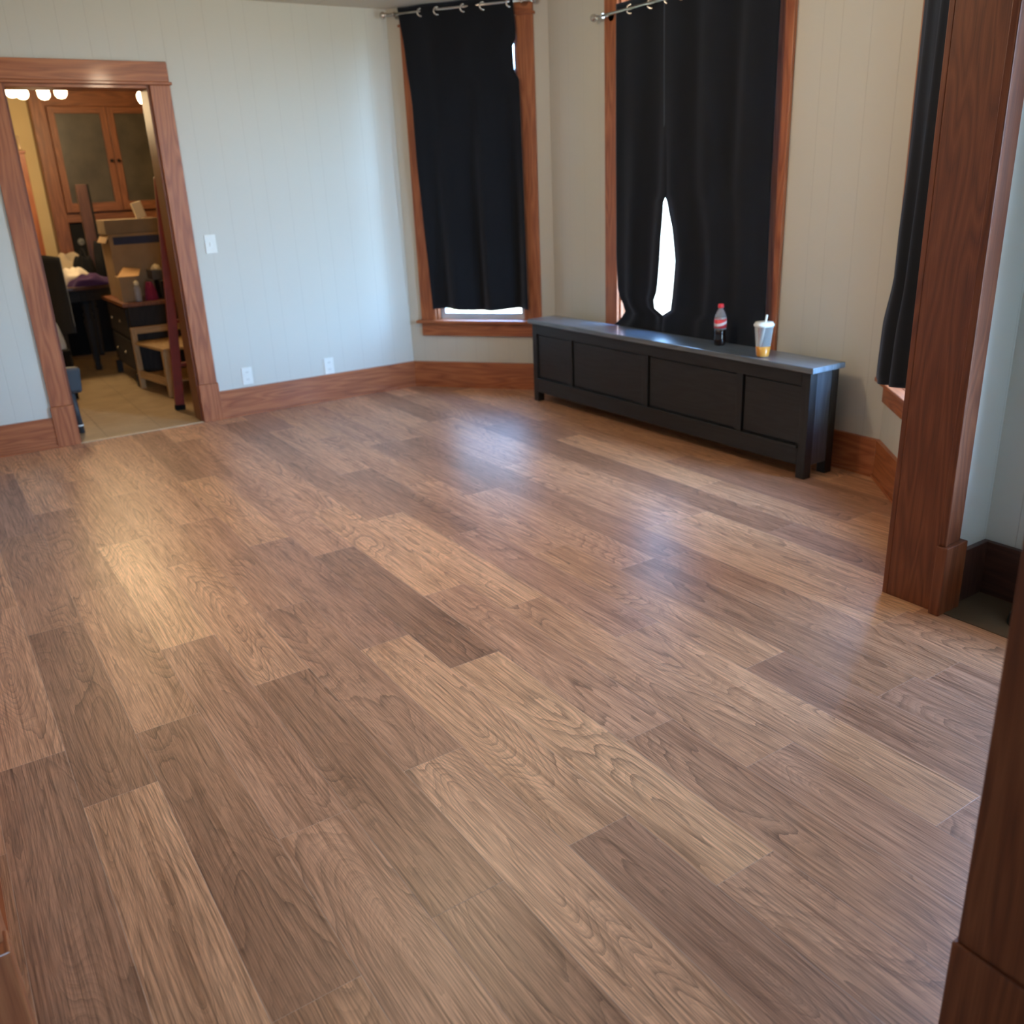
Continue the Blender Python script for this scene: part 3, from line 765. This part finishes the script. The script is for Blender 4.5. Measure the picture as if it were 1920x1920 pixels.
# chandelier
ch = thing('chandelier', (1.2, 8.6, 2.25), 'bright five bulb chandelier at the top left of the doorway', 'chandelier')
b = MB(); b.tube((1.2, 8.6, 2.42), (1.2, 8.6, 2.70), .008, 10); b.lathe((1.2, 8.6, 2.67), [(.02, 0), (.06, .02), (.06, .03)], 20); b.build('stem', M['chrome'], ch)
b = MB(); b.lathe((1.2, 8.6, 2.32), [(.01, 0), (.03, .02), (.035, .05), (.02, .09), (.01, .11)], 20); b.build('hub', M['chrome'], ch)
for k in range(7):
    a = k*2*pi/7+.3; rr_ = .185
    x, y = 1.2+rr_*cos(a), 8.6+rr_*sin(a); zz = 2.25
    b = MB(); b.path([(1.2, 8.6, 2.38), (1.2+.6*rr_*cos(a), 8.6+.6*rr_*sin(a), 2.40), (x, y, 2.36), (x, y, zz+.07)], .006, 8); b.build('arm', M['chrome'], ch)
    b = MB(); b.lathe((x, y, zz-.045), [(0, 0), (.026, .006), (.042, .022), (.048, .045), (.040, .07), (.022, .09), (.015, .105)], 20); b.build('bulb', M['bulb'], ch)
l = bpy.data.lights.new('chandelier_light', 'POINT'); l.energy = CHAND*6; l.color = (1, .72, .40); l.shadow_soft_size = .2
lo = bpy.data.objects.new('chandelier_light', l); COL.objects.link(lo); lo.location = (0, 0, -.12); lo.parent = ch
pn = thing('pendant_bulb', (1.99, 8.6, 2.22), 'single glowing bulb at the upper right corner of the doorway', 'lamp')
b = MB(); b.tube((1.99, 8.6, 2.27), (1.99, 8.6, 2.70), .004, 8); b.lathe((1.99, 8.6, 2.255), [(.014, 0), (.016, .05), (.006, .06)], 14); b.build('cord', M['white'], pn)
b = MB(); b.lathe((1.99, 8.6, 2.165), [(0, 0), (.018, .005), (.030, .025), (.037, .05), (.035, .075), (.022, .092), (.013, .10)], 20); b.build('bulb', M['bulb'], pn)

# oval table
tb = thing('dining_table', (1.12, 9.15, 0), 'dark oval dining table with turned legs, heaped with clutter', 'table')
TZ = .745
b = MB(); b.prism([(1.12+.56*cos(a*pi/24), 9.15+.80*sin(a*pi/24)) for a in range(48)], TZ-.03, TZ); b.build('tabletop', M['leanw'], tb, bevel=.006)
b = MB(); b.prism([(1.12+.46*cos(a*pi/24), 9.15+.68*sin(a*pi/24)) for a in range(48)], TZ-.13, TZ-.03); b.build('apron', M['blackwood'], tb)
for x, y in ((1.245, 8.66), (.90, 8.74), (1.42, 9.50), (.84, 9.55)):
    b = MB(); b.lathe((x, y, 0), [(.026, 0), (.03, .02), (.024, .05), (.03, .10), (.042, .38), (.046, .43), (.028, .46), (.045, .485), (.028, .51), (.040, .54), (.040, .62)], 20); b.build('leg', M['blackwood'], tb)

def blob(name, c, r, m, label, cat, seed=0, rough=.25, flat=True):
    rnd = random.Random(seed); ks = [rnd.random()*6 for _ in range(6)]
    def fn(u, v):
        a = 2*pi*u; e = v*pi/2
        w = 1+rough*(sin(3*a+ks[0])*.4+sin(5*a+ks[1])*.3+sin(2*a+ks[2]+v*4)*.4)
        zc = sin(e)*(1+rough*sin(a*3+ks[3])*sin(v*6+ks[4]))
        return Vector((c[0]+r[0]*cos(a)*cos(e)**.8*w, c[1]+r[1]*sin(a)*cos(e)**.8*w, c[2]+.001+r[2]*max(0, zc)))
    b = MB(); b.quadgrid(fn, 40, 14); o = b.build(name, m, origin=c)
    return tag(o, label, cat)
blob('folded_cloth', (1.27, 9.44, TZ), (.19, .15, .19), M['beigec'], 'crumpled beige cloth heaped at the back of the oval table', 'cloth', 1)
blob('clothing_pile', (1.36, 9.08, TZ), (.08, .08, .20), M['black'], 'dark tangled bundle on the table before the beige cloth', 'cloth', 2, .4)
blob('white_cloth', (1.20, 8.68, TZ), (.14, .09, .125), M['whitec'], 'white crumpled cloth on the table above the purple one', 'cloth', 3)
blob('purple_cloth', (1.28, 8.44, TZ), (.17, .07, .085), M['purple'], 'crumpled purple cloth at the front edge of the oval table', 'cloth', 4)
blob('black_bag', (1.475, 8.78, TZ), (.075, .09, .34), M['black'], 'tall black bag on the table left of the cardboard boxes', 'bag', 5, .2)

tt = thing('dark_block', (1.35, 9.83, 0), 'added black block that darkens the space under the oval table', 'block')  # dark mass added to blacken the space in front of the hutch base
b = MB(); b.box((.62, 9.62, 0), (1.95, 10.03, .56)); b.build('block_body', M['black'], tt, bevel=.01)
b = MB(); b.box((.60, 9.60, .56), (1.97, 10.05, .60)); b.build('lid', M['black'], tt, bevel=.008)
# leaning board
lb = MB(); rt = Matrix.Translation((1.50, 9.28, TZ+.002)) @ Matrix.Rotation(R(-3), 4, 'X')
lb.box((-.052, -.015, .012), (.042, .015, .81), rt); 
le = thing('leaning_board', (1.50, 9.28, TZ), 'tall narrow dark wooden board standing on the table before the hutch', 'board')
lb.build('board', M['leanw'], le, bevel=.003)
lb = MB(); lb.box((.042, -.016, .012), (.060, .016, .81), rt); lb.build('edge_band', M['black'], le)

# chair
chx, chy = .86, 8.35
cr = thing('dining_chair', (chx, chy, 0), 'charcoal upholstered chair with high back just inside the doorway on the left', 'chair')
def backfn(u, v):
    a = (u-.5); return Vector((chx-.20+.40*u, 8.18+.035*cos(a*pi)+.05*v, .40+v*(.60+.03*cos(a*pi))))
b = MB(); b.quadgrid(backfn, 14, 10); b.build('backrest', M['grey'], cr, solid=.06)
b = MB(); b.box((chx-.20, 8.24, .40), (chx+.15, 8.60, .47)); b.build('seat', M['grey'], cr, bevel=.02)
for x, y in ((chx-.20, 8.20), (chx+.10, 8.20), (chx-.20, 8.56), (chx+.10, 8.56)):
    b = MB(); b.box((x, y, 0), (x+.035, y+.035, .40)); b.build('leg', M['blackwood'], cr, bevel=.003)
blob('plastic_bag', (.83, 7.55, .372), (.05, .05, .17), M['bagp'], 'pale plastic bag seen at the edge of the left door jamb', 'bag', 9)
st2 = thing('side_stool', (.80, 7.6, 0), 'black low stool mostly hidden behind the left door jamb', 'stool')
b = MB(); b.box((.62, 7.44, .34), (.90, 7.72, .372)); b.build('seat', M['black'], st2, bevel=.004)
for x in (.63, .86):
    for y in (7.45, 7.68):
        b = MB(); b.box((x, y, 0), (x+.03, y+.03, .34)); b.build('leg', M['black'], st2)

# chest
DZt = .655
ds = thing('drawer_chest', (1.68, 7.98, 0), 'black chest of drawers carrying cardboard boxes beside the table', 'chest of drawers')
b = MB(); b.box((1.385, 7.60, .10), (1.97, 8.42, DZt-.03)); b.build('body', M['blackwood'], ds, bevel=.003)
b = MB(); b.box((1.345, 7.56, DZt-.03), (1.99, 8.45, DZt)); b.build('top', M['trimdark'], ds, bevel=.004)
for k in range(2):
    z0 = .13+.25*k; b = MB(); b.box((1.370, 7.64, z0), (1.3845, 8.38, z0+.225)); dwr = b.build('drawer', M['blackwood'], ds, bevel=.003)
    for yy in (7.85, 8.17):
        b = MB(); b.lathe((1.370, yy, z0+.115), [(.005, 0), (.005, .010), (.011, .014), (.009, .020), (.001, .022)], 14, (-1, 0, 0)); b.build('pull', M['chrome'], dwr)
for x in (1.355, 1.92):
    for y in (7.575, 8.37): 
        b = MB(); b.box((x, y, 0), (x+.045, y+.045, .10)); b.build('foot', M['blackwood'], ds)
def box_open(name, a, c, m, label, stripe=None, flap=None):
    o = thing(name, ((a[0]+c[0])/2, (a[1]+c[1])/2, a[2]), label, 'box')
    b = MB(); b.box(a, c); b.build('box_body', m, o, bevel=.002)
    if stripe: b = MB(); b.box((a[0]+.03, a[1]-.0012, stripe[0]), (c[0], a[1]+.001, stripe[1])); b.build('printed_stripe', M['navy'], o)
    if flap:
        b = MB(); b.face([Vector(p) for p in flap], [(0, 0), (1, 0), (1, 1), (0, 1)]); b.build('flap', M['cardin'], o, solid=.004)
    return o
big = box_open('cardboard_box', (1.41, 7.98, DZt+.001), (1.84, 8.34, 1.155), M['card'], 'large cardboard box with navy stripe below the flat box', stripe=(1.075, 1.135))
b = MB(); b.face([(1.415, 7.98, 1.15), (1.415, 8.34, 1.15), (1.38, 8.33, 1.09), (1.38, 7.99, 1.09)], [(0, 0), (1, 0), (1, 1), (0, 1)]); b.build('flap', M['card'], big, solid=.003)
box_open('cardboard_box', (1.40, 8.0, 1.156), (1.83, 8.33, 1.265), M['card2'], 'flat brown box lying on top of the large striped box')
pc = MB(); pc.box((-.035, -.012, 0), (.045, .012, .125), Matrix.Translation((1.71, 8.1, 1.268)) @ Matrix.Rotation(R(-14), 4, 'Y')); tag(pc.build('paper_card', M['paper'], bevel=.002), 'cream paper card standing on the topmost flat box', 'card')
sm = box_open('cardboard_box', (1.375, 7.66, DZt+.001), (1.50, 7.86, .845), M['card'], 'small open cardboard box at the front corner of the chest',
              flap=[(1.36, 7.655, .848), (1.52, 7.655, .848), (1.585, 7.86, .885), (1.46, 7.88, .905)])
bo2 = thing('spray_bottle', (1.492, 7.62, DZt), 'slim white bottle with rounded cap before the small open box', 'bottle')
b = MB(); b.lathe((1.485, 7.625, DZt+.001), [(.022, 0), (.025, .004), (.026, .10), (.016, .125)], 20); b.build('bottle_body', plain('greyish_white_plastic', (.36, .35, .36), .4), bo2)
b = MB(); b.lathe((1.485, 7.625, DZt+.126), [(.018, 0), (.020, .008), (.018, .028), (.0, .036)], 20); b.build('cap', M['paper'], bo2)
blob('crimson_cloth', (1.59, 7.66, DZt), (.05, .04, .13), M['magenta'], 'crimson cloth bundle on the chest right of the white bottle', 'cloth', 12, .15)
cr2 = thing('storage_crate', (1.72, 7.72, DZt), 'grey plastic crate over the crimson cloth, beside the ladder rail', 'crate')
b = MB(); b.box((1.67, 7.60, DZt+.001), (1.90, 7.84, .80)); b.build('crate_body', M['black'], cr2, bevel=.004)
b = MB(); b.box((1.64, 7.72, .80), (1.90, 7.93, .875)); b.build('tray', plain('grey_plastic', (.075, .065, .06), .5), cr2, bevel=.004)
blob('paper_ball', (1.69, 7.80, .876), (.04, .035, .035), M['paper'], 'crumpled cream paper on the grey crate rim', 'paper', 14)

# pine step stool
sl = thing('step_stool', (1.58, 7.2, 0), 'small light pine two-tier stand before the black chest', 'stand')
def pole(a, c, w, nm='leg', d=None):
    b = MB(); b.box((a[0]-w/2, a[1]-w/2, a[2]), (c[0]+w/2, c[1]+w/2, c[2])); return b.build(nm, M['pine'], sl, bevel=.002)
pole((1.375, 7.50, 0), (1.375, 7.50, .455), .04); pole((1.80, 7.50, 0), (1.80, 7.50, .455), .04)
pole((1.475, 6.98, 0), (1.475, 6.98, .345), .05); pole((1.83, 6.98, 0), (1.83, 6.98, .345), .05)
b = MB(); b.box((1.355, 7.485, .425), (1.82, 7.52, .475)); b.build('top_rail', M['pine'], sl, bevel=.002)
b = MB(); b.prism([(1.36, 7.52), (1.455, 6.95), (1.86, 6.95), (1.82, 7.52)], .346, .366); b.build('shelf', M['pine'], sl, bevel=.002)
b = MB(); b.prism([(1.38, 7.48), (1.47, 6.98), (1.84, 6.98), (1.80, 7.48)], .105, .120); b.build('lower_shelf', M['pine'], sl, bevel=.002)
b = MB(); b.prism([(1.36, 7.50), (1.455, 6.96), (1.47, 6.96), (1.376, 7.50)], .085, .145); b.build('side_rail', M['pine'], sl, bevel=.002)

# red ladder rail
ld = thing('folded_ladder', (1.44, 6.5, 0), 'folded red ladder standing just inside the right door jamb', 'ladder')
for k, (xx, yy) in enumerate(((1.405, 6.50), (1.85, 6.56))):
    b = MB(); rt = Matrix.Translation((xx, yy, 0)) @ Matrix.Rotation(R(4.4), 4, 'Y'); b.box((-.028, -.012, .02), (.034, .018, 1.55), rt); b.build('rail', M['red'], ld, bevel=.004)
    b = MB(); b.box((-.030, -.016, .0), (.038, .022, .035), rt @ Matrix.Translation((0, 0, .001))); b.build('rubber_foot', M['black'], ld, bevel=.004)
for k in range(4):
    z = .3+.3*k; b = MB(); b.box((1.44+z*.077, 6.505, z), (1.85+z*.077, 6.57, z+.02)); b.build('step', M['red'], ld)

# slate stick vacuum
vc = thing('stick_vacuum', (.735, 6.25, 0), 'slate grey stick vacuum standing beside the left door jamb', 'vacuum cleaner')
b = MB(); rt = Matrix.Translation((.715, 6.27, .27)) @ Matrix.Rotation(R(4), 4, 'Y')
b.box((-.035, -.03, 0), (.060, .03, .165), rt); b.build('body', M['slate'], vc, bevel=.018)
b = MB(); b.tube((.724, 6.265, .005), (.708, 6.27, .275), .019, 16, .021); b.build('tube', M['slate'], vc)
b = MB(); b.lathe((.721, 6.265, .052), [(.0215, 0), (.0215, .010)], 20); b.build('ring', M['white'], vc)
